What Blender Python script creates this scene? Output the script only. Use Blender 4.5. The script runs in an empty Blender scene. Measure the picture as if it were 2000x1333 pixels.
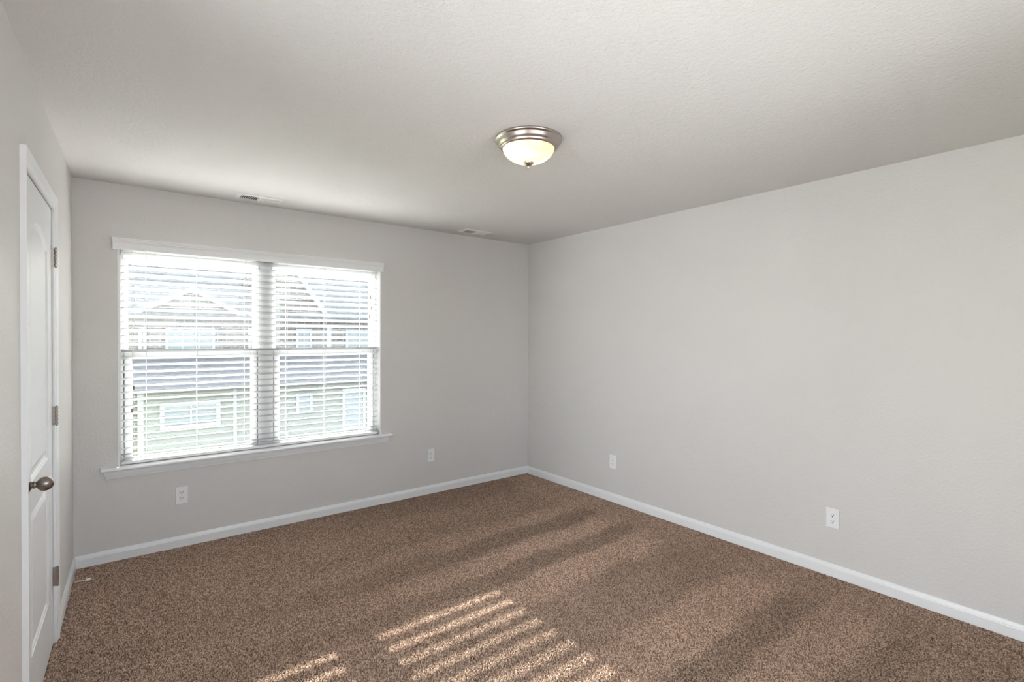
import bpy, bmesh, math, random
from mathutils import Vector, Matrix
random.seed(7)
S = bpy.context.scene
C = S.collection

# ------------------------------------------------------------------ camera, sky, sun, exposure
F_PX, YAW, PITCH, ROLL = 978.508, 0.660878, -0.0088269, 0.0031749
fw = Vector((math.sin(YAW)*math.cos(PITCH), math.cos(YAW)*math.cos(PITCH), math.sin(PITCH)))
rt = Vector((math.cos(YAW), -math.sin(YAW), 0.0))
up = rt.cross(fw)
rt, up = (math.cos(ROLL)*rt + math.sin(ROLL)*up), (-math.sin(ROLL)*rt + math.cos(ROLL)*up)
cd = bpy.data.cameras.new('camera'); cam = bpy.data.objects.new('camera', cd); C.objects.link(cam)
cd.sensor_width = 36.0; cd.lens = F_PX/2000*36.0; cd.clip_start = 0.02; cd.clip_end = 400
M = Matrix((rt, up, -fw)).transposed().to_4x4()
M.translation = Vector((-3.42417, -4.13002, 1.46057))
cam.matrix_world = M
S.camera = cam

S.view_settings.view_transform = 'Standard'
S.view_settings.look = 'None'
S.view_settings.gamma = 1.0
S.view_settings.use_curve_mapping = False
S.view_settings.exposure = 0.57

SKY = 5.6
w = bpy.data.worlds.new('sky'); S.world = w; w.use_nodes = True
wn = w.node_tree.nodes; wl = w.node_tree.links; wn.clear()
wo = wn.new('ShaderNodeOutputWorld'); bg = wn.new('ShaderNodeBackground')
st = wn.new('ShaderNodeTexSky'); st.sky_type = 'NISHITA'; st.sun_disc = False
st.sun_elevation = math.radians(21.2); st.sun_rotation = 0.0; st.dust_density = 3.0
mx = wn.new('ShaderNodeMix'); mx.data_type = 'RGBA'; mx.inputs['Factor'].default_value = 0.93
mx.inputs['B'].default_value = (0.95, 0.965, 1.0, 1)
wl.new(st.outputs['Color'], mx.inputs['A']); wl.new(mx.outputs['Result'], bg.inputs['Color'])
bg.inputs['Strength'].default_value = SKY
wl.new(bg.outputs['Background'], wo.inputs['Surface'])

SUN_S = 0.387                                     # drop per metre of run into the room
sd = bpy.data.lights.new('sun', 'SUN'); so = bpy.data.objects.new('sun', sd); C.objects.link(so)
sd.energy = 62.0; sd.angle = math.radians(0.55); sd.color = (1.0, 0.985, 0.97)
so.rotation_euler = Vector((0, -1, -SUN_S)).to_track_quat('-Z', 'Y').to_euler()
so.location = (-2.5, 8, 6)

# ------------------------------------------------------------------ helpers
def tag(o, label=None, cat=None, group=None, kind=None):
    for k, v in (('label', label), ('category', cat), ('group', group), ('kind', kind)):
        if v: o[k] = v
    return o
def empty(name, loc=(0, 0, 0), rz=0.0):
    o = bpy.data.objects.new(name, None); C.objects.link(o)
    o.location = loc; o.rotation_euler = (0, 0, rz); o.empty_display_size = 0.1
    return o
def obj(name, bm, mat, parent=None, smooth=False, bevel=0.0, angle=40):
    bmesh.ops.recalc_face_normals(bm, faces=bm.faces)
    me = bpy.data.meshes.new(name); bm.to_mesh(me); bm.free()
    if smooth:
        for p in me.polygons: p.use_smooth = True
        try: me.set_sharp_from_angle(angle=math.radians(angle))
        except Exception: pass
    o = bpy.data.objects.new(name, me); C.objects.link(o)
    for m in (mat if isinstance(mat, (list, tuple)) else [mat]): me.materials.append(m)
    if parent: o.parent = parent
    if bevel:
        b = o.modifiers.new('bevel', 'BEVEL'); b.width = bevel; b.segments = 2; b.limit_method = 'ANGLE'
    return o
def box(bm, x0, x1, y0, y1, z0, z1, mi=0):
    vs = [bm.verts.new((x, y, z)) for z in (z0, z1) for x, y in ((x0, y0), (x1, y0), (x1, y1), (x0, y1))]
    for f in ((0, 3, 2, 1), (4, 5, 6, 7), (0, 1, 5, 4), (1, 2, 6, 5), (2, 3, 7, 6), (3, 0, 4, 7)):
        bm.faces.new([vs[i] for i in f]).material_index = mi
    return vs
def bx(*boxes):
    bm = bmesh.new()
    for b in boxes: box(bm, *b)
    return bm
def prism(bm, prof, a, b, place):
    """closed profile (list of 2D) swept straight from parameter a to b; place(p,q,t)->xyz; a,b may be functions of profile point"""
    fa = a if callable(a) else (lambda p, q: a)
    fb = b if callable(b) else (lambda p, q: b)
    A = [bm.verts.new(place(p, q, fa(p, q))) for p, q in prof]
    B = [bm.verts.new(place(p, q, fb(p, q))) for p, q in prof]
    n = len(prof)
    for i in range(n): bm.faces.new((A[i], A[(i+1) % n], B[(i+1) % n], B[i]))
    bm.faces.new(A[::-1]); bm.faces.new(B)
    return bm
def lathe(bm, prof, n=48, place=lambda r, h, c, s: (r*c, r*s, h), closed=False):
    rings = []
    for r, h in prof:
        if r < 1e-6: rings.append([bm.verts.new(place(0, h, 1, 0))])
        else: rings.append([bm.verts.new(place(r, h, math.cos(2*math.pi*i/n), math.sin(2*math.pi*i/n))) for i in range(n)])
    for a, b in zip(rings, rings[1:]):
        for i in range(n):
            j = (i+1) % n
            if len(a) == 1 and len(b) == 1: break
            if len(a) == 1: bm.faces.new((a[0], b[j], b[i]))
            elif len(b) == 1: bm.faces.new((a[i], a[j], b[0]))
            else: bm.faces.new((a[i], a[j], b[j], b[i]))
    return bm
def tube(bm, pts, r, n=8):
    rings = []
    pts = [Vector(p) for p in pts]
    for i, p in enumerate(pts):
        t = (pts[min(i+1, len(pts)-1)] - pts[max(i-1, 0)]).normalized()
        a = t.orthogonal().normalized() if i == 0 else (rings_a - t*rings_a.dot(t)).normalized()
        rings_a = a; b = t.cross(a)
        rr = r[i] if isinstance(r, (list, tuple)) else r
        rings.append([bm.verts.new(p + rr*(math.cos(2*math.pi*k/n)*a + math.sin(2*math.pi*k/n)*b)) for k in range(n)])
    for A, B in zip(rings, rings[1:]):
        for k in range(n): bm.faces.new((A[k], A[(k+1) % n], B[(k+1) % n], B[k]))
    bm.faces.new(rings[0][::-1]); bm.faces.new(rings[-1])
    return bm

# ------------------------------------------------------------------ materials
def mat(name, col, rough=0.6, metal=0.0, spec=0.5, bump=None, build=None):
    m = bpy.data.materials.new(name); m.use_nodes = True
    nt = m.node_tree; b = nt.nodes['Principled BSDF']
    b.inputs['Base Color'].default_value = (*col, 1); b.inputs['Roughness'].default_value = rough
    b.inputs['Metallic'].default_value = metal; b.inputs['Specular IOR Level'].default_value = spec
    tc = nt.nodes.new('ShaderNodeTexCoord')
    if bump:
        h = None
        for sc, wgt, det in bump['n']:
            n = nt.nodes.new('ShaderNodeTexNoise'); n.inputs['Scale'].default_value = sc; n.inputs['Detail'].default_value = det
            nt.links.new(tc.outputs['Object'], n.inputs['Vector'])
            mm = nt.nodes.new('ShaderNodeMath'); mm.operation = 'MULTIPLY'; mm.inputs[1].default_value = wgt
            nt.links.new(n.outputs['Fac'], mm.inputs[0])
            if h is None: h = mm
            else:
                ad = nt.nodes.new('ShaderNodeMath'); ad.operation = 'ADD'
                nt.links.new(h.outputs[0], ad.inputs[0]); nt.links.new(mm.outputs[0], ad.inputs[1]); h = ad
        bp = nt.nodes.new('ShaderNodeBump'); bp.inputs['Strength'].default_value = bump['s']; bp.inputs['Distance'].default_value = bump['d']
        nt.links.new(h.outputs[0], bp.inputs['Height']); nt.links.new(bp.outputs['Normal'], b.inputs['Normal'])
    if build: build(nt, b, tc)
    return m

M_WALL = mat('wall_paint', (0.665, 0.64, 0.625), 0.5, spec=0.35, bump=dict(n=[(75, 1.0, 3), (260, .35, 2)], s=0.45, d=0.004))
M_CEIL = mat('ceiling_paint', (0.735, 0.705, 0.69), 0.75, spec=0.2, bump=dict(n=[(60, 1.0, 4), (170, .5, 2)], s=0.5, d=0.005))
M_TRIM = mat('white_trim_paint', (0.82, 0.82, 0.83), 0.35, bump=dict(n=[(40, 1, 2)], s=0.04, d=0.002))
M_DOOR = mat('white_door_paint', (0.80, 0.80, 0.81), 0.38, bump=dict(n=[(90, 1, 3)], s=0.05, d=0.002))
M_VINYL = mat('white_vinyl', (0.84, 0.84, 0.84), 0.4, bump=dict(n=[(60, 1, 1)], s=0.02, d=0.001))
M_BLIND = mat('blind_white', (0.67, 0.67, 0.675), 0.45, bump=dict(n=[(120, 1, 2)], s=0.03, d=0.001))
M_VAL = mat('valance_white', (0.83, 0.83, 0.83), 0.4, bump=dict(n=[(120, 1, 2)], s=0.02, d=0.001))
M_CORD = mat('cord_white', (0.82, 0.81, 0.78), 0.8, bump=dict(n=[(900, 1, 1)], s=0.1, d=0.0005))
M_TASSEL = mat('tassel_wood', (0.30, 0.21, 0.15), 0.55, bump=dict(n=[(300, 1, 2)], s=0.1, d=0.0005))
M_PLATE = mat('outlet_white', (0.84, 0.84, 0.84), 0.35, bump=dict(n=[(200, 1, 1)], s=0.02, d=0.0005))
M_DARK = mat('slot_dark', (0.03, 0.03, 0.03), 0.7, bump=dict(n=[(200, 1, 1)], s=0.02, d=0.0005))
M_VENT = mat('vent_white', (0.80, 0.79, 0.77), 0.45, bump=dict(n=[(150, 1, 1)], s=0.02, d=0.0005))
M_CLAD = mat('added_cladding_brown', (0.16, 0.13, 0.11), 0.9, bump=dict(n=[(40, 1, 3)], s=0.2, d=0.005))
M_DUCT_SHADE = mat('duct_shade_dark', (0.10, 0.10, 0.095), 0.8, bump=dict(n=[(80, 1, 1)], s=0.05, d=0.001))
M_RUBBER = mat('rubber_white', (0.88, 0.87, 0.85), 0.6, bump=dict(n=[(200, 1, 1)], s=0.02, d=0.0005))
def nickel(nt, b, tc):
    n = nt.nodes.new('ShaderNodeTexNoise'); n.inputs['Scale'].default_value = 220
    mp = nt.nodes.new('ShaderNodeMapping'); mp.inputs['Scale'].default_value = (1, 1, 18)
    nt.links.new(tc.outputs['Object'], mp.inputs['Vector']); nt.links.new(mp.outputs[0], n.inputs['Vector'])
    r = nt.nodes.new('ShaderNodeMapRange'); r.inputs['To Min'].default_value = 0.26; r.inputs['To Max'].default_value = 0.40
    nt.links.new(n.outputs['Fac'], r.inputs['Value']); nt.links.new(r.outputs[0], b.inputs['Roughness'])
M_NICKEL = mat('brushed_nickel', (0.50, 0.44, 0.40), 0.3, metal=1.0, build=nickel)
M_KNOB = mat('satin_nickel_knob', (0.28, 0.24, 0.215), 0.28, metal=1.0, build=nickel)
M_STEEL = mat('hinge_nickel', (0.40, 0.36, 0.34), 0.35, metal=1.0, build=nickel)

M_ROD = mat('rod_nickel', (0.62, 0.58, 0.55), 0.35, metal=1.0, build=nickel)
# carpet: speckled tufts plus the tracks a vacuum left in the pile
def carpet(nt, b, tc):
    N, L = nt.nodes, nt.links
    def noise(sc, det=2, vec=None, rough=0.5):
        n = N.new('ShaderNodeTexNoise'); n.inputs['Scale'].default_value = sc; n.inputs['Detail'].default_value = det
        n.inputs['Roughness'].default_value = rough
        L.new(vec or tc.outputs['Object'], n.inputs['Vector']); return n
    yarn = N.new('ShaderNodeAttribute'); yarn.attribute_name = 'yarn'
    cr = N.new('ShaderNodeValToRGB'); e = cr.color_ramp.elements
    e[0].position = 0.0; e[0].color = (0.22, 0.143, 0.098, 1)
    e[1].position = 1.0; e[1].color = (0.71, 0.54, 0.425, 1)
    k = e.new(0.5); k.color = (0.458, 0.325, 0.245, 1)
    L.new(yarn.outputs['Fac'], cr.inputs['Fac'])
    # vacuum tracks across the room (bands along x), ragged by low noise
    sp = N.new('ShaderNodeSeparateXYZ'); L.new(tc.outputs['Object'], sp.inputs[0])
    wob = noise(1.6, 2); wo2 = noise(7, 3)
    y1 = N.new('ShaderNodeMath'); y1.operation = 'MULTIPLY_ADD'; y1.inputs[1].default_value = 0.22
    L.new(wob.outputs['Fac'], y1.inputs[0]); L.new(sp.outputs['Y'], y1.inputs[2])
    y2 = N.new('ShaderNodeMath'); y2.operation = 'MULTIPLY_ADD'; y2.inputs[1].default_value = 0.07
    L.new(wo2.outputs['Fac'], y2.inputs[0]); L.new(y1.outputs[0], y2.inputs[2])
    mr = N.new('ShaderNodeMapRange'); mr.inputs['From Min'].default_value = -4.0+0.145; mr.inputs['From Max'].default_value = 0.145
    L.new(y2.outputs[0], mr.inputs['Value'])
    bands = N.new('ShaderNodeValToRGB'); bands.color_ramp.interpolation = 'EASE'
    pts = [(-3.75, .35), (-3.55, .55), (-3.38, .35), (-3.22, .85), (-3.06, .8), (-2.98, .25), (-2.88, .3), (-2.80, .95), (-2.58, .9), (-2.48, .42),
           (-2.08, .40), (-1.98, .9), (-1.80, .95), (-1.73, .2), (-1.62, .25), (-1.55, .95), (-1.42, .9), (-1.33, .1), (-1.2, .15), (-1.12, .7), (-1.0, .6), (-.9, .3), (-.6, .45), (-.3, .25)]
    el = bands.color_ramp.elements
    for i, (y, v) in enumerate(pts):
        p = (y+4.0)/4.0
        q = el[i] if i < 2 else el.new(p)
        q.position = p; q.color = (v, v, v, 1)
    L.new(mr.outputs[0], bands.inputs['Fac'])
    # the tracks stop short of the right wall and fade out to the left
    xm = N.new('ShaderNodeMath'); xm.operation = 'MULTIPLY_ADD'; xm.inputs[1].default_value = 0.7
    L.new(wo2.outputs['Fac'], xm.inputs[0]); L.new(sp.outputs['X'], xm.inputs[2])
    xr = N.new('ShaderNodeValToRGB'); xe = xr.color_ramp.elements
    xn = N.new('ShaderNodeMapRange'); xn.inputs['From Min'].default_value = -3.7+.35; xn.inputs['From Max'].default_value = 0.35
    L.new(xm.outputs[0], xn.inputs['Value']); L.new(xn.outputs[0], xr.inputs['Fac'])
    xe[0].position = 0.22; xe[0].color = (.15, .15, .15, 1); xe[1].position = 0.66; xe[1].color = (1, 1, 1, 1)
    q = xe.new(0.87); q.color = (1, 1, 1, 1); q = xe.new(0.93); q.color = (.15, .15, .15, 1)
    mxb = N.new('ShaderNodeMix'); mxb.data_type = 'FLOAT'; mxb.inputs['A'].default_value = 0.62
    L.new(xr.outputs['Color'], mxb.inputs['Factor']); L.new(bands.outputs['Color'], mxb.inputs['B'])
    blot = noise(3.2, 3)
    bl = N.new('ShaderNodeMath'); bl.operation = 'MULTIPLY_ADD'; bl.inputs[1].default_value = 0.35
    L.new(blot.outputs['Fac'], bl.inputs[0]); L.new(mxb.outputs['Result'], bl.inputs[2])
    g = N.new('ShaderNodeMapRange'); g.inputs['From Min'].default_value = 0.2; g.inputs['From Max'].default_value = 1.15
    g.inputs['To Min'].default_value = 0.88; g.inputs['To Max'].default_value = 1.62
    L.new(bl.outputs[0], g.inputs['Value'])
    vm = N.new('ShaderNodeVectorMath'); vm.operation = 'SCALE'
    L.new(cr.outputs['Color'], vm.inputs[0]); L.new(g.outputs[0], vm.inputs['Scale'])
    L.new(vm.outputs[0], b.inputs['Base Color'])
    tr = N.new('ShaderNodeBsdfTranslucent'); L.new(vm.outputs[0], tr.inputs['Color'])
    mixs = N.new('ShaderNodeMixShader'); mixs.inputs['Fac'].default_value = 0.25
    out = N['Material Output']
    L.new(b.outputs['BSDF'], mixs.inputs[1]); L.new(tr.outputs['BSDF'], mixs.inputs[2]); L.new(mixs.outputs[0], out.inputs['Surface'])
M_CARPET = mat('carpet_backing', (0.10, 0.07, 0.05), 0.95, spec=0.05, bump=dict(n=[(200, 1, 2)], s=0.3, d=0.002))
M_PILE = mat('brown_carpet_yarn', (0.2, 0.15, 0.1), 0.95, spec=0.05, build=carpet)

def glassmat(name, tint):
    m = bpy.data.materials.new(name); m.use_nodes = True
    nt = m.node_tree; nt.nodes.clear()
    o = nt.nodes.new('ShaderNodeOutputMaterial'); t = nt.nodes.new('ShaderNodeBsdfTransparent'); g = nt.nodes.new('ShaderNodeBsdfGlossy')
    t.inputs['Color'].default_value = (*tint, 1); g.inputs['Roughness'].default_value = 0.02
    fr = nt.nodes.new('ShaderNodeFresnel'); fr.inputs['IOR'].default_value = 1.45
    mix = nt.nodes.new('ShaderNodeMixShader')
    nt.links.new(fr.outputs[0], mix.inputs['Fac']); nt.links.new(t.outputs[0], mix.inputs[1]); nt.links.new(g.outputs[0], mix.inputs[2])
    nt.links.new(mix.outputs[0], o.inputs['Surface'])
    return m
M_GLASS = glassmat('coated_glass', (0.64, 0.66, 0.655)); M_CLEAR = glassmat('clear_glass', (0.97, 0.98, 0.975))
def bowlmat():
    m = bpy.data.materials.new('alabaster_glass'); m.use_nodes = True
    nt = m.node_tree; nt.nodes.clear()
    o = nt.nodes.new('ShaderNodeOutputMaterial'); t = nt.nodes.new('ShaderNodeBsdfTranslucent'); d = nt.nodes.new('ShaderNodeBsdfPrincipled')
    tc = nt.nodes.new('ShaderNodeTexCoord'); n = nt.nodes.new('ShaderNodeTexNoise'); n.inputs['Scale'].default_value = 14; n.inputs['Distortion'].default_value = 1.5
    nt.links.new(tc.outputs['Object'], n.inputs['Vector'])
    cr = nt.nodes.new('ShaderNodeValToRGB'); cr.color_ramp.elements[0].color = (0.88, 0.76, 0.60, 1); cr.color_ramp.elements[1].color = (0.95, 0.90, 0.82, 1)
    cr.color_ramp.elements[0].position = .35; cr.color_ramp.elements[1].position = .62
    nt.links.new(n.outputs['Fac'], cr.inputs['Fac']); nt.links.new(cr.outputs['Color'], t.inputs['Color'])
    d.inputs['Base Color'].default_value = (0.85, 0.78, 0.68, 1); d.inputs['Roughness'].default_value = 0.25
    mix = nt.nodes.new('ShaderNodeMixShader'); mix.inputs['Fac'].default_value = 0.35
    nt.links.new(t.outputs[0], mix.inputs[1]); nt.links.new(d.outputs[0], mix.inputs[2]); nt.links.new(mix.outputs[0], o.inputs['Surface'])
    return m
M_BOWL = bowlmat()

# ------------------------------------------------------------------ room shell
W, H, D, GZ = 3.669, 2.44, 4.43, -2.6
LA = -0.01618                                      # the left wall is slightly out of square
OX0, OX1, OZ0, OZ1 = -3.450, -1.650, 0.585, 2.06    # window opening in the drywall
floor = obj('floor', bx((-W-0.3, 0.2, -D-0.2, 0.2, -0.12, -0.004)), M_CARPET); floor['kind'] = 'structure'
def carpet_pile():
    # twisted cut-pile tufts: thin leaning cones standing on the backing, jittered on a grid
    import numpy as np
    rng = np.random.default_rng(11)
    pts = []
    def patch(x0, x1, y0, y1, sp):
        gx, gy = np.meshgrid(np.arange(x0, x1, sp), np.arange(y0, y1, sp))
        p = np.stack([gx.ravel(), gy.ravel()], 1) + rng.uniform(-.48, .48, (gx.size, 2))*sp
        pts.append(np.c_[p, np.full(len(p), sp)])
    patch(-W-.03, -0.012, -1.0, -0.012, 0.0066); patch(-W-.05, -0.012, -2.1, -1.0, 0.0060); patch(-W-.07, -0.012, -3.95, -2.1, 0.0057); patch(-W-.07, -0.012, -D, -3.95, 0.0080)
    p = np.concatenate(pts); x, y, sp = p[:, 0], p[:, 1], p[:, 2]
    keep = x > -W + LA*(-y) + 0.013*((y > -0.88) | (y < -1.77))
    x, y, sp = x[keep], y[keep], sp[keep]; n = len(x)
    h = rng.uniform(0.0052, 0.0078, n); lean = rng.uniform(0.001, 0.0058, n)
    lumps = np.sin(x*9.1+1.7*np.sin(y*5.3))+np.sin(y*11.3+2.1*np.sin(x*4.1))
    az = 0.25*lumps + rng.normal(0, 1.9, n)
    r = sp*rng.uniform(0.52, 0.72, n)
    base = np.zeros((n, 3)); base[:, 0] = x; base[:, 1] = y; base[:, 2] = -0.004
    dirv = np.stack([np.cos(az), np.sin(az)], 1)
    nv = 7
    V = np.zeros((n, nv, 3), dtype=np.float32)
    ph = rng.uniform(0, 6.28, n)
    for k in range(3):
        a = ph + k*2.0944
        V[:, k, :] = base; V[:, k, 0] += r*np.cos(a); V[:, k, 1] += r*np.sin(a)
        V[:, 3+k, 0] = x + 0.35*lean*dirv[:, 0] + 0.92*r*np.cos(a+.5); V[:, 3+k, 1] = y + 0.35*lean*dirv[:, 1] + 0.92*r*np.sin(a+.5); V[:, 3+k, 2] = h*0.80 - .004
    V[:, 6, 0] = x + lean*dirv[:, 0]; V[:, 6, 1] = y + lean*dirv[:, 1]; V[:, 6, 2] = h - .004
    # no tuft pokes through the baseboards
    V[:, :, 0] = np.minimum(V[:, :, 0], -0.0125); V[:, :, 1] = np.minimum(V[:, :, 1], -0.0125)
    tri = np.array([(0, 1, 4), (0, 4, 3), (1, 2, 5), (1, 5, 4), (2, 0, 3), (2, 3, 5), (3, 4, 6), (4, 5, 6), (5, 3, 6)], dtype=np.int32)
    T = (tri[None] + (np.arange(n, dtype=np.int32)*nv)[:, None, None]).reshape(-1, 3)
    me = bpy.data.meshes.new('carpet_pile')
    me.vertices.add(n*nv); me.vertices.foreach_set('co', V.ravel())
    me.loops.add(T.size); me.loops.foreach_set('vertex_index', T.ravel())
    me.polygons.add(len(T)); me.polygons.foreach_set('loop_start', np.arange(0, T.size, 3, dtype=np.int32))
    at = me.attributes.new('yarn', 'FLOAT', 'POINT'); at.data.foreach_set('value', np.repeat(rng.uniform(0, 1, n), nv).astype(np.float32))
    me.update(calc_edges=True); me.materials.append(M_PILE)
    o = bpy.data.objects.new('carpet_pile', me); C.objects.link(o); o.parent = floor; o['kind'] = 'stuff'
    print('tufts', n)
carpet_pile()
obj('ceiling', bx((-W-0.3, 0.2, -D-0.2, 0.2, H, H+0.14)), M_CEIL)['kind'] = 'structure'
obj('wall_back', bx((-W-0.3, OX0, 0, 0.18, -0.05, H+0.05), (OX1, 0.2, 0, 0.18, -0.05, H+0.05),
                    (OX0, OX1, 0, 0.18, -0.05, OZ0), (OX0, OX1, 0, 0.18, OZ1, H+0.05)), M_WALL)['kind'] = 'structure'
obj('wall_right', bx((0, 0.15, -D-0.1, 0.1, -0.05, H+0.05)), M_WALL)['kind'] = 'structure'
RX0, RX1, RZ0, RZ1 = -3.40, -1.30, 1.25, 2.25        # added rear opening for fill daylight, behind the camera
LV0, LV1, LZ1 = 2.46, 4.05, 2.28                     # added glazed opening for fill daylight, left wall out of view
obj('wall_rear', bx((-W-0.3, RX0, -D-0.15, -D, -0.05, H+0.05), (RX1, 0.1, -D-0.15, -D, -0.05, H+0.05), (RX0, RX1, -D-0.15, -D, RZ1, H+0.05), (RX0, RX1, -D-0.15, -D, -0.05, RZ0)), M_WALL)['kind'] = 'structure'
obj('added_dark_cladding', bx((-W-0.3, OX0, 0.18, 0.22, GZ, H+0.05), (OX1, 0.2, 0.18, 0.22, GZ, H+0.05), (OX0, OX1, 0.18, 0.22, GZ, OZ0), (OX0, OX1, 0.18, 0.22, OZ1, H+0.05)), M_CLAD)['kind'] = 'structure'  # unseen dark skin, added to cut sun bounce onto the house opposite
def leftframe(name): return empty(name, (-W, 0, 0), LA)
def inleft(o):
    o.location = (-W, 0, 0); o.rotation_euler = (0, 0, LA); return o
# local frame of the left wall: x = distance off the wall, y = -u along it
DU0, DU1, DZ = 0.940, 1.708, 2.052                  # door opening
wl_o = inleft(obj('wall_left', bx((-0.13, 0, -DU0+0.018, 0.1, -0.05, H+0.05), (-0.13, 0, -LV0, -DU1-0.018, -0.05, H+0.05), (-0.13, 0, -D-0.1, -LV1, -0.05, H+0.05),
                              (-0.13, 0, -LV1, -LV0, LZ1, H+0.05),
                              (-0.13, 0, -DU1-0.018, -DU0+0.018, DZ+0.018, H+0.05)), M_WALL))
wl_o['kind'] = 'structure'

# baseboards
BASE = [(0, 0), (0.013, 0), (0.013, 0.052), (0.0115, 0.056), (0.0115, 0.059), (0.0085, 0.066), (0.006, 0.0745), (0.0045, 0.077), (0, 0.077)]
bm = bmesh.new(); prism(bm, BASE, lambda p, q: -W-0.0+p, lambda p, q: -p, lambda p, q, t: (t, -p, q))
obj('baseboard_back', bm, M_TRIM)['kind'] = 'structure'
bm = bmesh.new(); prism(bm, BASE, lambda p, q: -p, -D, lambda p, q, t: (-p, t, q))
obj('baseboard_right', bm, M_TRIM)['kind'] = 'structure'
bm = bmesh.new(); prism(bm, BASE, lambda p, q: -p, -(DU0-0.058), lambda p, q, t: (p, t, q))
prism(bm, BASE, -(DU1+0.058), -LV0, lambda p, q, t: (p, t, q))
inleft(obj('baseboard_left', bm, M_TRIM))['kind'] = 'structure'

# ------------------------------------------------------------------ door in the left wall
door = leftframe('door_1'); door['kind'] = 'structure'
# casing: colonial profile, thin at the inside edge (s = distance from inner edge)
CAS = [(0, 0), (0, 0.008), (0.006, 0.0095), (0.012, 0.0095), (0.017, 0.0125), (0.034, 0.0125), (0.042, 0.015), (0.050, 0.0175), (0.057, 0.0175), (0.057, 0)]
def casing():
    bm = bmesh.new()
    prism(bm, CAS, 0.0, lambda s, o: DZ+s, lambda s, o, t: (o, -DU0+s, t))
    prism(bm, CAS, 0.0, lambda s, o: DZ+s, lambda s, o, t: (o, -DU1-s, t))
    prism(bm, CAS, lambda s, o: -DU1-s, lambda s, o: -DU0+s, lambda s, o, t: (o, t, DZ+s))
    return bm
inleft(obj('trim_1', casing(), M_TRIM))['kind'] = 'structure'
jb = bx((-0.13, 0.0, -DU0+0.003, -DU0+0.0175, 0, DZ+0.012), (-0.13, 0.0, -DU1-0.0175, -DU1-0.003, 0, DZ+0.012),
        (-0.13, 0.0, -DU1-0.003, -DU0+0.003, DZ+0.003, DZ+0.0175),
        (-0.075, -0.041, -DU0-0.010, -DU0+0.003, 0, DZ+0.003), (-0.075, -0.041, -DU1-0.003, -DU1+0.010, 0, DZ+0.003),
        (-0.075, -0.041, -DU1+0.010, -DU0-0.010, DZ-0.010, DZ+0.003))
obj('jamb', jb, M_TRIM, door)
# door slab with an arched upper panel and a square lower panel
SU0, SU1, SZ0, SZ1 = DU0+0.003, DU1-0.003, 0.001, DZ-0.003
def offset(poly, d):
    n = len(poly); out = []
    for i in range(n):
        p0, p1, p2 = Vector(poly[i-1]), Vector(poly[i]), Vector(poly[(i+1) % n])
        e1 = (p1-p0).normalized(); e2 = (p2-p1).normalized()
        n1 = Vector((-e1.y, e1.x)); n2 = Vector((-e2.y, e2.x))
        m = n1+n2; m = m/max(m.dot(n1), 0.3) if m.length > 1e-6 else n1
        out.append(tuple(p1 + m*d))
    return out
PU0, PU1 = 1.075, 1.548
uc = (PU0+PU1)/2; hw = (PU1-PU0)/2
arch = [(PU0, 0.905), (PU1, 0.905)]
N = 20
for i in range(N+1):
    a = 1-2*i/N
    arch.append((uc+hw*a, 1.838+0.078*(1-a*a)))
low = [(PU0, 0.245), (PU1, 0.245), (PU1, 0.795), (PU0, 0.795)]
def slab():
    bm = bmesh.new(); X = -0.003; XB = -0.038
    lp = lambda u, z, x: bm.verts.new((x, -u, z))
    outer = [(SU0, SZ0), (SU1, SZ0), (SU1, SZ1), (SU0, SZ1)]
    ov = [lp(u, z, X) for u, z in outer]; ob = [lp(u, z, XB) for u, z in outer]
    for i in range(4): bm.faces.new((ov[i], ov[(i+1) % 4], ob[(i+1) % 4], ob[i]))
    bm.faces.new(ob[::-1])
    edges = [bm.edges.get((ov[i], ov[(i+1) % 4])) for i in range(4)]
    for poly in (arch, low):
        prev = [lp(u, z, X) for u, z in poly]; n = len(prev)
        edges += [bm.edges.new((prev[i], prev[(i+1) % n])) for i in range(n)]
        for d, x in ((0.003, X-0.003), (0.008, X-0.0045), (0.013, X-0.009), (0.026, X-0.009), (0.046, X-0.003), (0.050, X-0.002)):
            cur = [lp(u, z, x) for u, z in offset(poly, d)]
            for i in range(n): bm.faces.new((prev[i], prev[(i+1) % n], cur[(i+1) % n], cur[i]))
            prev = cur
        bm.faces.new(prev)
    bmesh.ops.triangle_fill(bm, use_beauty=True, use_dissolve=False, edges=edges)
    return bm
obj('door_panel', slab(), M_DOOR, door)
# hinges
def hinge(z):
    bm = bx((-0.004, 0.0085, -DU0-0.0035, -DU0-0.0005, z-0.0445, z+0.0445))
    h = obj('hinge', bm, M_STEEL, door)
    bm = bmesh.new()
    for k in range(5):
        z0 = z-0.0445+k*0.0178
        lathe(bm, [(0, z0+.0016), (0.0062, z0+.0016), (0.0062, z0+0.0162), (0, z0+0.0162)], 16, lambda r, hh, c, s: (0.0135+r*c, -DU0-0.002+r*s, hh))
    obj('hinge_knuckle', bm, M_STEEL, h, smooth=True)
    bm = bmesh.new()
    lathe(bm, [(0, z-.047), (0.0038, z-.047), (0.0038, z+.047), (0, z+.048)], 12, lambda r, hh, c, s: (0.0135+r*c, -DU0-0.002+r*s, hh))
    obj('hinge_pin', bm, M_KNOB, h, smooth=True)
for z in (1.826, 1.080, 0.318): hinge(z)
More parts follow.
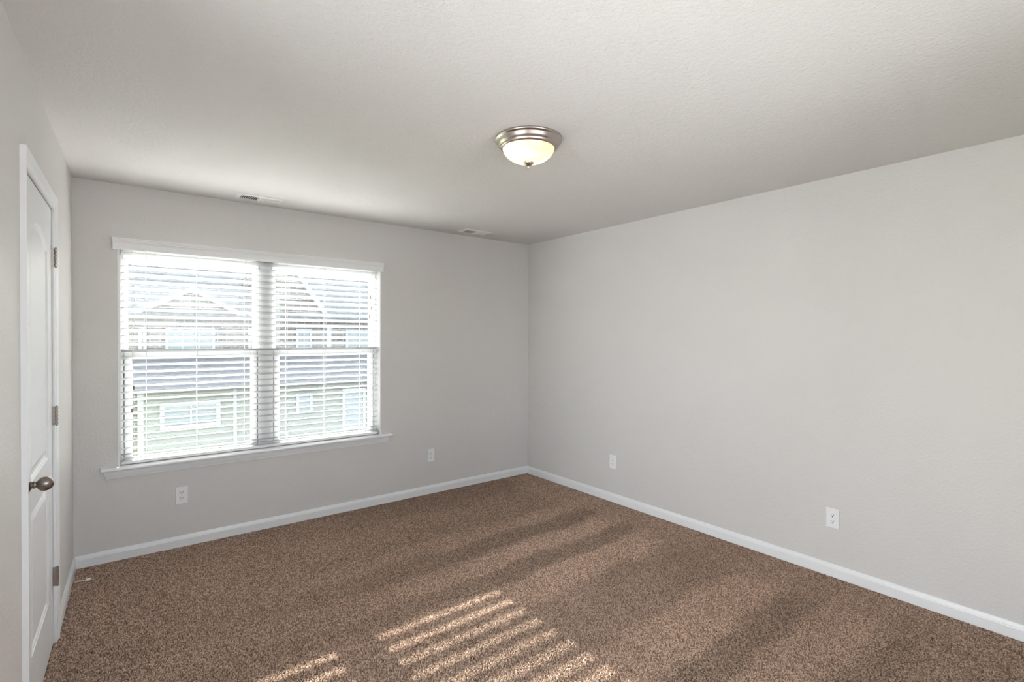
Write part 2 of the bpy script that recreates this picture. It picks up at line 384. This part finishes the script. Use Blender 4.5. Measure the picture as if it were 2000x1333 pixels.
# knob: rosette, neck and egg
KU, KZ = 1.640, 0.917
kn = lambda r, h, c, s: (h-0.003, -KU+r*c, KZ+r*s)
bm = bmesh.new()
lathe(bm, [(0, 0), (0.033, 0), (0.0335, 0.002), (0.032, 0.0045), (0.026, 0.0075), (0.019, 0.010), (0.0155, 0.013), (0, 0.013)], 40, kn)
rose = obj('knob_rosette', bm, M_KNOB, door, smooth=True)
bm = bmesh.new()
prof = [(0, 0.010), (0.0125, 0.010), (0.0115, 0.016), (0.0120, 0.019), (0.0135, 0.0205), (0.0135, 0.0225), (0.0105, 0.025), (0.0105, 0.027)]
for i in range(1, 17):
    a = math.pi*(0.17+0.83*i/16)
    prof.append((0.0255*math.sin(a)**0.9 if i < 16 else 0, 0.048-0.0215*math.cos(a)*(1.0 if a < math.pi/2 else 1.22)))
lathe(bm, prof, 40, kn)
obj('door_knob', bm, M_KNOB, door, smooth=True, angle=60)

# door stop screwed into the left baseboard
dsu, dsz = 0.345, 0.045
ds = empty('door_stop', (-W-math.sin(LA)*(-dsu)*-1 + 0.0125, -dsu, dsz), LA)
tag(ds, 'thin metal rod door stop with white rubber tip on the left baseboard', 'door stop')
pl = lambda r, h, c, s: (h, r*c, r*s)
bm = bmesh.new(); lathe(bm, [(0, 0), (0.010, 0), (0.010, 0.002), (0.006, 0.005), (0, 0.005)], 20, pl); obj('base', bm, M_STEEL, ds, smooth=True)
bm = bmesh.new(); lathe(bm, [(0, 0.003), (0.0042, 0.003), (0.0042, 0.062), (0, 0.062)], 14, pl); obj('rod', bm, M_ROD, ds, smooth=True)
bm = bmesh.new(); lathe(bm, [(0, 0.056), (0.0065, 0.056), (0.0082, 0.060), (0.0082, 0.071), (0.0065, 0.0765), (0, 0.0775)], 18, pl); obj('rubber_tip', bm, M_RUBBER, ds, smooth=True)

# ------------------------------------------------------------------ window
win = empty('window_1', (0, 0, 0)); win['kind'] = 'structure'
LN = 0.013
obj('window_liner', bx((OX0+.0005, OX0+LN, -0.001, 0.179, OZ0+.001, OZ1-.0005), (OX1-LN, OX1-.0005, -0.001, 0.179, OZ0+.001, OZ1-.0005),
                (OX0+LN, OX1-LN, -0.001, 0.179, OZ1-LN, OZ1-.0005)), M_TRIM, win)
ZS = 0.605                                          # top of the stool
bm = bmesh.new()
STOOL = [(0.0, ZS-0.019), (0.040, ZS-0.019), (0.046, ZS-0.016), (0.048, ZS-0.0095), (0.046, ZS-0.003), (0.040, ZS), (0.0, ZS)]
prism(bm, STOOL, -3.535, -1.560, lambda o, z, t: (t, -o, z))
box(bm, OX0+.0005, OX1-.0005, -0.001, 0.179, ZS-0.019, ZS)
obj('window_sill', bm, M_TRIM, win)
bm = bmesh.new()
APR = [(0.0, 0.537), (0.009, 0.537), (0.0095, 0.545), (0.0125, 0.553), (0.0155, 0.566), (0.0165, 0.578), (0.0165, ZS-0.0185), (0.0, ZS-0.0185)]
prism(bm, APR, lambda o, z: -3.524+(0.586-z)*0.30, lambda o, z: -1.582-(0.586-z)*0.30, lambda o, z, t: (t, -o, z))
obj('apron', bm, M_TRIM, win)
# twin single-hung units: frame, mullion, sashes, panes
FY0, FY1 = 0.084, 0.168
XL0, XL1, XR0, XR1 = OX0+LN, -2.590, -2.516, OX1-LN
ZB, ZT, ZM = ZS, OZ1-LN, 1.330
fr = [(XL1, XR0, FY0-0.004, FY1, ZB, ZT)]
for a, b in ((XL0, XL1), (XR0, XR1)):
    fr += [(a, a+0.016, FY0, FY1, ZB, ZT), (b-0.016, b, FY0, FY1, ZB, ZT), (a+.016, a+.030, 0.1605, FY1, ZB, ZT), (b-.030, b-.016, 0.1605, FY1, ZB, ZT), (a+.016, a+.032, 0.1245, 0.1605, ZB+.012, ZM-.014), (b-.032, b-.016, 0.1245, 0.1605, ZB+.012, ZM-.014), (a+.016, b-.016, FY0, FY1, ZT-0.025, ZT), (a+.016, b-.016, FY0, FY1, ZB, ZB+0.012)]
obj('window_frame', bx(*fr), M_VINYL, win, bevel=0.002)
def sash(x0, x1, z0, z1, y0, y1, sl, sr, rb, rtp):
    s = obj('sash', bx((x0, x0+sl, y0, y1, z0, z1), (x1-sr, x1, y0, y1, z0, z1), (x0+sl, x1-sr, y0, y1, z0, z0+rb), (x0+sl, x1-sr, y0, y1, z1-rtp, z1)), M_VINYL, win, bevel=0.003)
    ym = (y0+y1)/2
    obj('pane', bx((x0+sl-.004, x1-sr+.004, ym-0.002, ym+0.002, z0+rb-.004, z1-rtp+.004)), M_GLASS, s)
for a, b in ((XL0, XL1), (XR0, XR1)):
    sash(a+.018, b-.018, ZM-0.012, ZT-.027, 0.130, 0.160, 0.026, 0.026, 0.034, 0.034)      # upper, further out
    sash(a+.022, b-.022, ZB+.013, ZM+0.024, 0.090, 0.124, 0.043, 0.043, 0.023, 0.042)      # lower, nearer

# unseen openings made up to let in fill daylight: rear window and glazed side door
def fill_glazing(name, x0, x1, y, z0, z1):
    f = obj(name, bx((x0, x0+.05, y-.03, y+.03, z0, z1), (x1-.05, x1, y-.03, y+.03, z0, z1), (x0+.05, x1-.05, y-.03, y+.03, z0, z0+.05), (x0+.05, x1-.05, y-.03, y+.03, z1-.05, z1)), M_VINYL)
    f['kind'] = 'structure'
    obj('pane', bx((x0+.045, x1-.045, y-.003, y+.003, z0+.045, z1-.045)), M_CLEAR, f)
    return f
fill_glazing('fill_window', RX0, RX1, -D-.08, RZ0, RZ1)
d2 = fill_glazing('fill_door', -LV1, -LV0, 0.065, 0.0, LZ1)
d2.location = (-W, 0, 0); d2.rotation_euler = (0, 0, LA+math.pi/2)

# ------------------------------------------------------------------ blind
bl = empty('window_blind', (-2.55, -0.01, ZS))
tag(bl, 'wide white faux-wood horizontal blind with open slats and moulded valance over the window', 'blind')
BO = Vector((-2.55, -0.01, ZS))
def bobj(name, bm, m, parent=None, **k):
    bmesh.ops.translate(bm, verts=bm.verts, vec=-BO)
    return obj(name, bm, m, parent or bl, **k)
SX0, SX1 = OX0+LN+0.005, OX1-LN-0.005
PITCH_S, ZTOP, TILT, SW, YC = 0.04617, 2.0125, 0.38, 0.050, 0.056
ca, sa = math.cos(math.atan(TILT)), math.sin(math.atan(TILT))
def slat_z(k):                                      # room-side edge of slat k; the spare slats lie stacked on the bottom rail
    return ZTOP - PITCH_S*k + (0.008 if k == 29 else 0) if k < 30 else 0.6490
bm = bmesh.new()
NS = 31
for k in range(NS):
    if k == 30: ca, sa = math.cos(0.04), math.sin(0.04)
    zc = slat_z(k) - sa*SW/2
    prof = []
    m = 6
    for i in range(m+1):
        v = -SW/2+SW*i/m; c = 0.0016*(1-(2*v/SW)**2)
        prof.append((v, c+0.0014))
    for i in range(m, -1, -1):
        v = -SW/2+SW*i/m; c = 0.0016*(1-(2*v/SW)**2)
        prof.append((v, c-0.0014))
    prism(bm, prof, SX0, SX1, lambda v, n, t: (t, YC+v*ca+n*sa, zc-v*sa+n*ca))
bobj('slats', bm, M_BLIND)
ca, sa = math.cos(math.atan(TILT)), math.sin(math.atan(TILT))
zb = slat_z(NS-1)-0.022
RB = [(YC+y, ZS+z) for y, z in ((-.023, .004), (.023, .004), (.025, .008), (.025, .020), (.021, .024), (-.021, .024), (-.025, .020), (-.025, .008))]
bm = bmesh.new(); prism(bm, RB, SX0, SX1, lambda y, z, t: (t, y, z)); bobj('bottom_rail', bm, M_VAL)
bobj('headrail', bx((SX0, SX1, 0.024, 0.078, 2.022, 2.046)), M_VAL)
# valance with a crown profile and mitred returns
VAL = [(0.0, 2.0165), (0.004, 2.013), (0.008, 2.0145), (0.009, 2.024), (0.0075, 2.034), (0.0075, 2.052), (0.0095, 2.060), (0.0125, 2.064),
       (0.0125, 2.070), (0.0150, 2.073), (0.0150, 2.0785), (0.0175, 2.081), (0.0175, 2.088), (0.0, 2.088)]
VX0, VX1, VY = -3.470, -1.650, -0.034
bm = bmesh.new()
prism(bm, VAL, lambda o, z: VX0-o*0.35, lambda o, z: VX1+o*0.35, lambda o, z, t: (t, VY-o, z))
box(bm, VX0, VX0+0.010, VY, -0.0005, 2.0165, 2.088); box(bm, VX1-0.010, VX1, VY, -0.0005, 2.0165, 2.088)
bobj('valance', bm, M_VAL)
# ladder tapes/cords at six places, front and back strings
LX = [-3.297, -3.006, -2.702, -2.408, -2.114, -1.812]
for x in LX:
    bm = bmesh.new()
    for dx in (0.0,):
        tube(bm, [(x+dx, YC-SW/2*ca-0.002, 2.030), (x+dx, YC-SW/2*ca-0.002, ZS+0.022)], 0.0013, 6)
        tube(bm, [(x+dx, YC+SW/2*ca+0.002, 2.030), (x+dx, YC+SW/2*ca+0.002, ZS+0.022)], 0.0013, 6)
    bobj('ladder_cord', bm, M_CORD)
def tassel(x, y, z, cord):
    bm = bmesh.new()
    lathe(bm, [(0, 0.013), (0.003, 0.013), (0.0055, 0.007), (0.0045, 0.001), (0.0042, -0.002), (0.0075, -0.011), (0.0065, -0.014), (0, -0.014)], 14, lambda r, h, c, s: (x+r*c, y+r*s, z+h))
    bobj('tassel', bm, M_TASSEL, cord, smooth=True)
yt = 0.022
for x, z in ((-3.366, 1.116), (-3.376, 0.964)):
    bm = bmesh.new(); tube(bm, [(x+.004, yt, 2.02), (x+.003, yt, 1.5), (x, yt, z+0.012)], 0.0011, 6)
    tassel(x, yt, z, bobj('pull_cord', bm, M_CORD))
for x, z, x1 in ((-1.741, 1.798, -1.737), (-1.729, 1.705, -1.733), (-1.746, 1.628, -1.735)):
    bm = bmesh.new(); tube(bm, [(-1.733, yt, 2.02), (-1.733, yt, 1.87), (x, yt, z+0.012)], 0.0011, 6)
    tassel(x, yt, z, bobj('lift_cord', bm, M_CORD))
bm = bmesh.new(); tube(bm, [(-1.733, yt, 1.87), (-1.715, yt-0.002, 1.78), (-1.690, yt-.006, 1.69), (-1.668, yt-0.012, 1.60), (-1.655, yt-.014, 1.55), (-1.653, yt-.014, 1.51), (-1.662, yt-.010, 1.47)], 0.0011, 6)
bobj('lift_cord', bm, M_CORD)

# ------------------------------------------------------------------ ceiling light
LC = Vector((-1.834, -2.213, H))
cl = empty('ceiling_light', LC)
tag(cl, 'flush ceiling light with brushed nickel pan and glowing alabaster glass bowl', 'ceiling light')
bm = bmesh.new()
lathe(bm, [(0, -0.0005), (0.160, -0.0005), (0.1655, -0.004), (0.1665, -0.009), (0.163, -0.0135), (0.157, -0.0155), (0.155, -0.018), (0.152, -0.030), (0.146, -0.0385), (0.142, -0.041),
           (0.1415, -0.044), (0.139, -0.050), (0.134, -0.0535), (0.130, -0.0535), (0.129, -0.047), (0.132, -0.020), (0, -0.012)], 96)
obj('pan', bm, M_NICKEL, cl, smooth=True, angle=50)
bm = bmesh.new()
prof = [(0.1275, -0.046)]
for i in range(0, 21):
    a = math.pi/2*i/20
    prof.append((0.1275*math.cos(a)**0.85 if i < 20 else 0.006, -0.050-0.068*math.sin(a)**1.15))
prof2 = [(max(r-0.004, 0.004), h+0.004) for r, h in prof[::-1]]
lathe(bm, prof+prof2, 72)
obj('glass_bowl', bm, M_BOWL, cl, smooth=True, angle=70)
bm = bmesh.new()
lathe(bm, [(0, -0.111), (0.022, -0.112), (0.026, -0.116), (0.0255, -0.121), (0.019, -0.128), (0.011, -0.132), (0.0065, -0.135), (0.0078, -0.139), (0.0082, -0.143), (0.0055, -0.148), (0, -0.150)], 32)
obj('finial', bm, M_NICKEL, cl, smooth=True)
LAMP_W = 9.0
for sx in (-1, 1):
    bm = bmesh.new()
    lathe(bm, [(0, 0.030), (0.012, 0.030), (0.013, 0.012), (0.022, -0.002), (0.026, -0.016), (0.022, -0.030), (0.010, -0.038), (0, -0.040)], 20, lambda r, h, c, s: (sx*0.060+(-h)*sx*0.6, r*c, -0.052+r*s*0.8))
    bmat = bpy.data.materials.get('bulb') or bpy.data.materials.new('bulb')
    bmat.use_nodes = True; bp = bmat.node_tree.nodes['Principled BSDF']
    bp.inputs['Emission Color'].default_value = (1, 0.87, 0.72, 1); bp.inputs['Emission Strength'].default_value = 26.0
    bp.inputs['Base Color'].default_value = (.9, .88, .85, 1)
    obj('bulb', bm, bmat, cl, smooth=True)

# ------------------------------------------------------------------ ceiling vents
def vent(x, y, label):
    v = empty('ceiling_vent', (x, y, H)); tag(v, label, 'air vent', 'ceiling supply vents')
    hx, hy = 0.148, 0.073; ix, iy = 0.122, 0.052
    bm = bmesh.new()
    ro = [(-hx, -hy), (hx, -hy), (hx, hy), (-hx, hy)]; ri = [(-ix, -iy), (ix, -iy), (ix, iy), (-ix, iy)]
    def ring(pts, z): return [bm.verts.new((a, b, z)) for a, b in pts]
    A = ring(ro, -0.0005); B = ring([(a*0.985, b*0.97) for a, b in ro], -0.004); Cc = ring([(a*1.03, b*1.08) for a, b in ri], -0.010); Dd = ring(ri, -0.010); E = ring(ri, -0.001)
    for P, Q in ((A, B), (B, Cc), (Cc, Dd), (Dd, E)):
        for i in range(4): bm.faces.new((P[i], P[(i+1) % 4], Q[(i+1) % 4], Q[i]))
    obj('frame', bm, M_VENT, v)
    obj('duct_shade_plate', bx((-ix, ix, -iy, iy, -0.0015, -0.0006)), M_DUCT_SHADE, v)  # dark plate painted in place of the shade inside the duct
    bm = bmesh.new()
    nb = 9
    for side in (-1, 1):
        for k in range(nb):
            cx = side*(0.010+(k+0.5)*(ix-0.012)/nb); dx = 0.0040*(-side)
            pr = [(cx-dx, -0.0102), (cx-dx+.0024, -0.0102), (cx+dx+.0024, -0.0018), (cx+dx, -0.0018)]
            prism(bm, pr, -iy, iy, lambda p, q, t: (p, t, q))
    box(bm, -0.010, 0.010, -iy, iy, -0.0102, -0.0018)
    obj('louvers', bm, M_VENT, v)
vent(-2.650, -0.204, 'white slotted ceiling vent above the window, the left one of the two vents')
vent(-0.818, -0.216, 'small white ceiling vent near the far corner, right of the window')

# ------------------------------------------------------------------ outlets
def outlet(loc, rz, label):
    o = empty('wall_outlet', loc, rz); tag(o, label, 'outlet', 'duplex wall outlets')
    # local frame: +y off the wall, x along it
    w2, h2 = 0.0365, 0.0600
    bm = bmesh.new()
    def ring(a, b, y): return [bm.verts.new((sx*a, y, sz*b)) for sx, sz in ((-1, -1), (1, -1), (1, 1), (-1, 1))]
    R = [ring(w2, h2, 0.0003), ring(w2, h2, 0.003), ring(w2-.002, h2-.002, 0.0052), ring(w2-.004, h2-.004, 0.006)]
    for P, Q in zip(R, R[1:]):
        for i in range(4): bm.faces.new((P[i], P[(i+1) % 4], Q[(i+1) % 4], Q[i]))
    bm.faces.new(R[-1]); bm.faces.new(R[0][::-1])
    obj('cover_plate', bm, M_PLATE, o)
    for zc in (0.0195, -0.0195):
        bm = bmesh.new(); n = 32; P = []
        for i in range(n):
            a = 2*math.pi*i/n; x, z = 0.0172*math.cos(a), 0.0172*math.sin(a)
            P.append((x, max(-0.0140, min(0.0140, z))))
        A = [bm.verts.new((x, 0.006, zc+z)) for x, z in P]; B = [bm.verts.new((x*.97, 0.0080, zc+z*.97)) for x, z in P]
        for i in range(n): bm.faces.new((A[i], A[(i+1) % n], B[(i+1) % n], B[i]))
        bm.faces.new(B)
        r = obj('receptacle', bm, M_PLATE, o)
        bm = bx((-0.0080, -0.0052, 0.0076, 0.0083, zc+0.000, zc+0.0085), (0.0052, 0.0078, 0.0076, 0.0083, zc+0.0015, zc+0.0080))
        lathe(bm, [(0, 0.0083), (0.0030, 0.0083), (0.0030, 0.0076)], 16, lambda rr, h, c, s: (rr*c, h, zc-0.0072+rr*s))
        obj('slots', bm, M_DARK, r)
    bm = bmesh.new(); lathe(bm, [(0, 0.0074), (0.0024, 0.0072), (0.0030, 0.0060)], 14, lambda rr, h, c, s: (rr*c, h, rr*s))
    obj('screw', bm, M_PLATE, o, smooth=True)
outlet((-3.104, 0, 0.355), math.pi, 'white duplex outlet on the window wall, under the left part of the window sill')
outlet((-1.166, 0, 0.354), math.pi, 'white duplex outlet on the window wall, right of the window towards the corner')
outlet((0, -1.188, 0.353), math.pi/2, 'white duplex outlet on the bare right wall, the one nearer the corner')
outlet((0, -2.926, 0.3555), math.pi/2, 'white duplex outlet low on the bare right wall, the one nearer the camera')

# ------------------------------------------------------------------ outside
def brickmat():
    def build(nt, b, tc):
        br = nt.nodes.new('ShaderNodeTexBrick'); br.inputs['Scale'].default_value = 1.0
        br.inputs['Brick Width'].default_value = 0.22; br.inputs['Row Height'].default_value = 0.075; br.inputs['Mortar Size'].default_value = 0.012
        br.inputs['Color1'].default_value = (0.10, 0.09, 0.085, 1); br.inputs['Color2'].default_value = (0.20, 0.18, 0.17, 1); br.inputs['Mortar'].default_value = (0.33, 0.325, 0.32, 1)
        mp = nt.nodes.new('ShaderNodeMapping'); mp.inputs['Rotation'].default_value = (math.radians(90), 0, 0)
        nt.links.new(tc.outputs['Object'], mp.inputs['Vector']); nt.links.new(mp.outputs[0], br.inputs['Vector']); nt.links.new(br.outputs['Color'], b.inputs['Base Color'])
    return mat('facade_brick', (0.3, 0.25, 0.22), 0.9, build=build)
def shinglemat(name, c1, c2):
    def build(nt, b, tc):
        n = nt.nodes.new('ShaderNodeTexNoise'); n.inputs['Scale'].default_value = 9; n.inputs['Detail'].default_value = 6
        cr = nt.nodes.new('ShaderNodeValToRGB'); cr.color_ramp.elements[0].color = (*c1, 1); cr.color_ramp.elements[1].color = (*c2, 1)
        cr.color_ramp.elements[0].position = .35; cr.color_ramp.elements[1].position = .65
        nt.links.new(tc.outputs['Object'], n.inputs['Vector']); nt.links.new(n.outputs['Fac'], cr.inputs['Fac']); nt.links.new(cr.outputs['Color'], b.inputs['Base Color'])
    return mat(name, c1, 0.9, build=build)
def sidingmat():
    def build(nt, b, tc):
        wv = nt.nodes.new('ShaderNodeTexWave'); wv.bands_direction = 'Z'; wv.wave_profile = 'SAW'; wv.inputs['Scale'].default_value = 1.6
        cr = nt.nodes.new('ShaderNodeValToRGB'); cr.color_ramp.elements[0].color = (0.20, 0.212, 0.195, 1); cr.color_ramp.elements[1].color = (0.235, 0.247, 0.23, 1)
        nt.links.new(tc.outputs['Object'], wv.inputs['Vector']); nt.links.new(wv.outputs['Fac'], cr.inputs['Fac']); nt.links.new(cr.outputs['Color'], b.inputs['Base Color'])
    return mat('sage_siding', (0.43, 0.45, 0.42), 0.8, build=build)
M_BRICK = brickmat(); M_ROOF = shinglemat('roof_shingle', (0.10, 0.108, 0.115), (0.19, 0.20, 0.21)); M_PORCH = shinglemat('porch_shingle', (0.105, 0.108, 0.118), (0.16, 0.163, 0.175))
M_SIDING = sidingmat()
M_HGLASS = mat('house_glass', (0.22, 0.255, 0.275), 0.15, bump=dict(n=[(3, 1, 2)], s=0.02, d=0.01))
M_HTRIM = mat('house_trim', (0.36, 0.375, 0.39), 0.5, bump=dict(n=[(20, 1, 1)], s=0.02, d=0.002))
def grassb(nt, b, tc):
    n = nt.nodes.new('ShaderNodeTexNoise'); n.inputs['Scale'].default_value = 5; n.inputs['Detail'].default_value = 5
    cr = nt.nodes.new('ShaderNodeValToRGB'); cr.color_ramp.elements[0].color = (0.30, 0.36, 0.16, 1); cr.color_ramp.elements[1].color = (0.50, 0.56, 0.28, 1)
    nt.links.new(tc.outputs['Object'], n.inputs['Vector']); nt.links.new(n.outputs['Fac'], cr.inputs['Fac']); nt.links.new(cr.outputs['Color'], b.inputs['Base Color'])
M_GRASS = mat('lawn_grass', (0.3, 0.4, 0.15), 0.95, build=grassb)

M_STREET = mat('pale_concrete', (0.36, 0.36, 0.36), 0.9, bump=dict(n=[(30, 1, 3)], s=0.1, d=0.01))
gr = obj('ground', bx((-45, -3.2, 2.0, 70, GZ-0.2, GZ), (-3.2, 45, 16.0, 70, GZ-0.2, GZ)), M_GRASS); gr['kind'] = 'structure'
gr = obj('driveway', bx((-3.2, 45, 2.0, 16.0, GZ-0.2, GZ-0.001)), M_STREET); gr['kind'] = 'structure'
HY, PY = 12.0, 10.0
house = empty('neighbouring_house', (0, HY, GZ))
tag(house, 'brick house with grey shingle roof and pale siding seen through the blind', 'house')
HO = Vector((0, HY, GZ))
def hobj(name, bm, m, parent=None, **k):
    bmesh.ops.translate(bm, verts=bm.verts, vec=-HO)
    return obj(name, bm, m, parent or house, **k)
hobj('brick_wall', bx((-3.6, 6.0, HY, HY+5.0, GZ, 2.0)), M_BRICK)
def slabroof(bm, x0, x1, y0, z0, y1, z1, t=0.08):
    prism(bm, [(y0, z0), (y1, z1), (y1, z1-t), (y0, z0-t)], x0, x1, lambda y, z, tt: (tt, y, z))
bm = bmesh.new(); slabroof(bm, -3.9, 6.3, HY-0.25, 2.02, HY+3.0, 3.62); slabroof(bm, -3.9, 6.3, HY+5.6, 2.0, HY+3.0, 3.62)
hobj('roof', bm, M_ROOF)
def gable(xa, za, xl, zl, xr, zr, y, name_w='gable'):
    bm = bmesh.new()
    prism(bm, [(xl, zl), (xr, zr), (xa, za)], y, y+1.6, lambda x, z, t: (x, t, z))
    g = hobj(name_w, bm, M_BRICK)
    bm = bmesh.new()
    th = 0.13
    for (x0, z0, x1, z1) in ((xl, zl, xa, za), (xa, za, xr, zr)):
        prism(bm, [(x0, z0), (x1, z1), (x1, z1+th), (x0, z0+th)], y-0.10, y+0.0, lambda x, z, t: (x, t, z))
    hobj('rake_board', bm, M_HTRIM, g)
gable(-1.93, 2.66, -3.25, 1.93, -0.62, 1.90, HY-0.12)
bm = bmesh.new()
prism(bm, [(-0.35, 1.7), (1.70, 1.7), (1.66, 1.93), (0.74, 3.30), (-0.35, 3.30)], HY-0.08, HY+2.2, lambda x, z, t: (x, t, z))
gw = hobj('gable', bm, M_BRICK)
bm = bmesh.new(); prism(bm, [(1.66, 1.93), (0.74, 3.30), (0.86, 3.36), (1.78, 1.99)], HY-0.2, HY-0.08, lambda x, z, t: (x, t, z)); hobj('rake_board', bm, M_HTRIM, gw)
def hwin(x0, x1, z0, z1, y, f=0.07, bars=1):
    fr = [(x0, x1, y-0.05, y, z1-f, z1), (x0, x1, y-0.05, y, z0, z0+f), (x0, x0+f, y-0.05, y, z0+f, z1-f), (x1-f, x1, y-0.05, y, z0+f, z1-f)]
    for i in range(bars):
        xm = x0+(x1-x0)*(i+1)/(bars+1); fr.append((xm-0.02, xm+0.02, y-0.045, y, z0+f, z1-f))
    o = hobj('window', bx(*fr), M_HTRIM)
    hobj('pane', bx((x0+f, x1-f, y-0.02, y-0.001, z0+f, z1-f)), M_HGLASS, o)
for x0, x1, b_ in ((-3.10, -2.93, 0), (-2.53, -1.39, 2), (-0.56, -0.36, 0), (0.75, 1.22, 1), (2.28, 3.2, 1)):
    hwin(x0, x1, 0.98, 1.68, HY-(0.0 if x0 < 5 else 0), bars=b_)
hobj('downspout', bx((1.66, 1.80, HY-0.10, HY-0.0, 0.8, 1.72)), M_HTRIM)
bm = bmesh.new(); slabroof(bm, -3.35, 3.6, PY-0.45, 0.27, HY, 0.90, 0.10); hobj('porch_roof', bm, M_PORCH)
hobj('siding_wall', bx((-3.13, 3.4, PY, HY, GZ, 0.33)), M_SIDING)
hwin(-2.75, -1.53, -0.74, -0.12, PY, 0.09, 1); hwin(1.475, 2.15, -1.20, -0.03, PY, 0.08, 0); hwin(0.24, 0.66, -0.62, -0.09, PY, 0.07, 0)
hobj('corner_board', bx((-3.15, -3.05, PY-0.03, PY+0.05, GZ, 0.25)), M_HTRIM)
hobj('corner_board', bx((-1.25, -1.17, PY-0.03, PY+0.0, GZ, 0.25)), M_HTRIM)
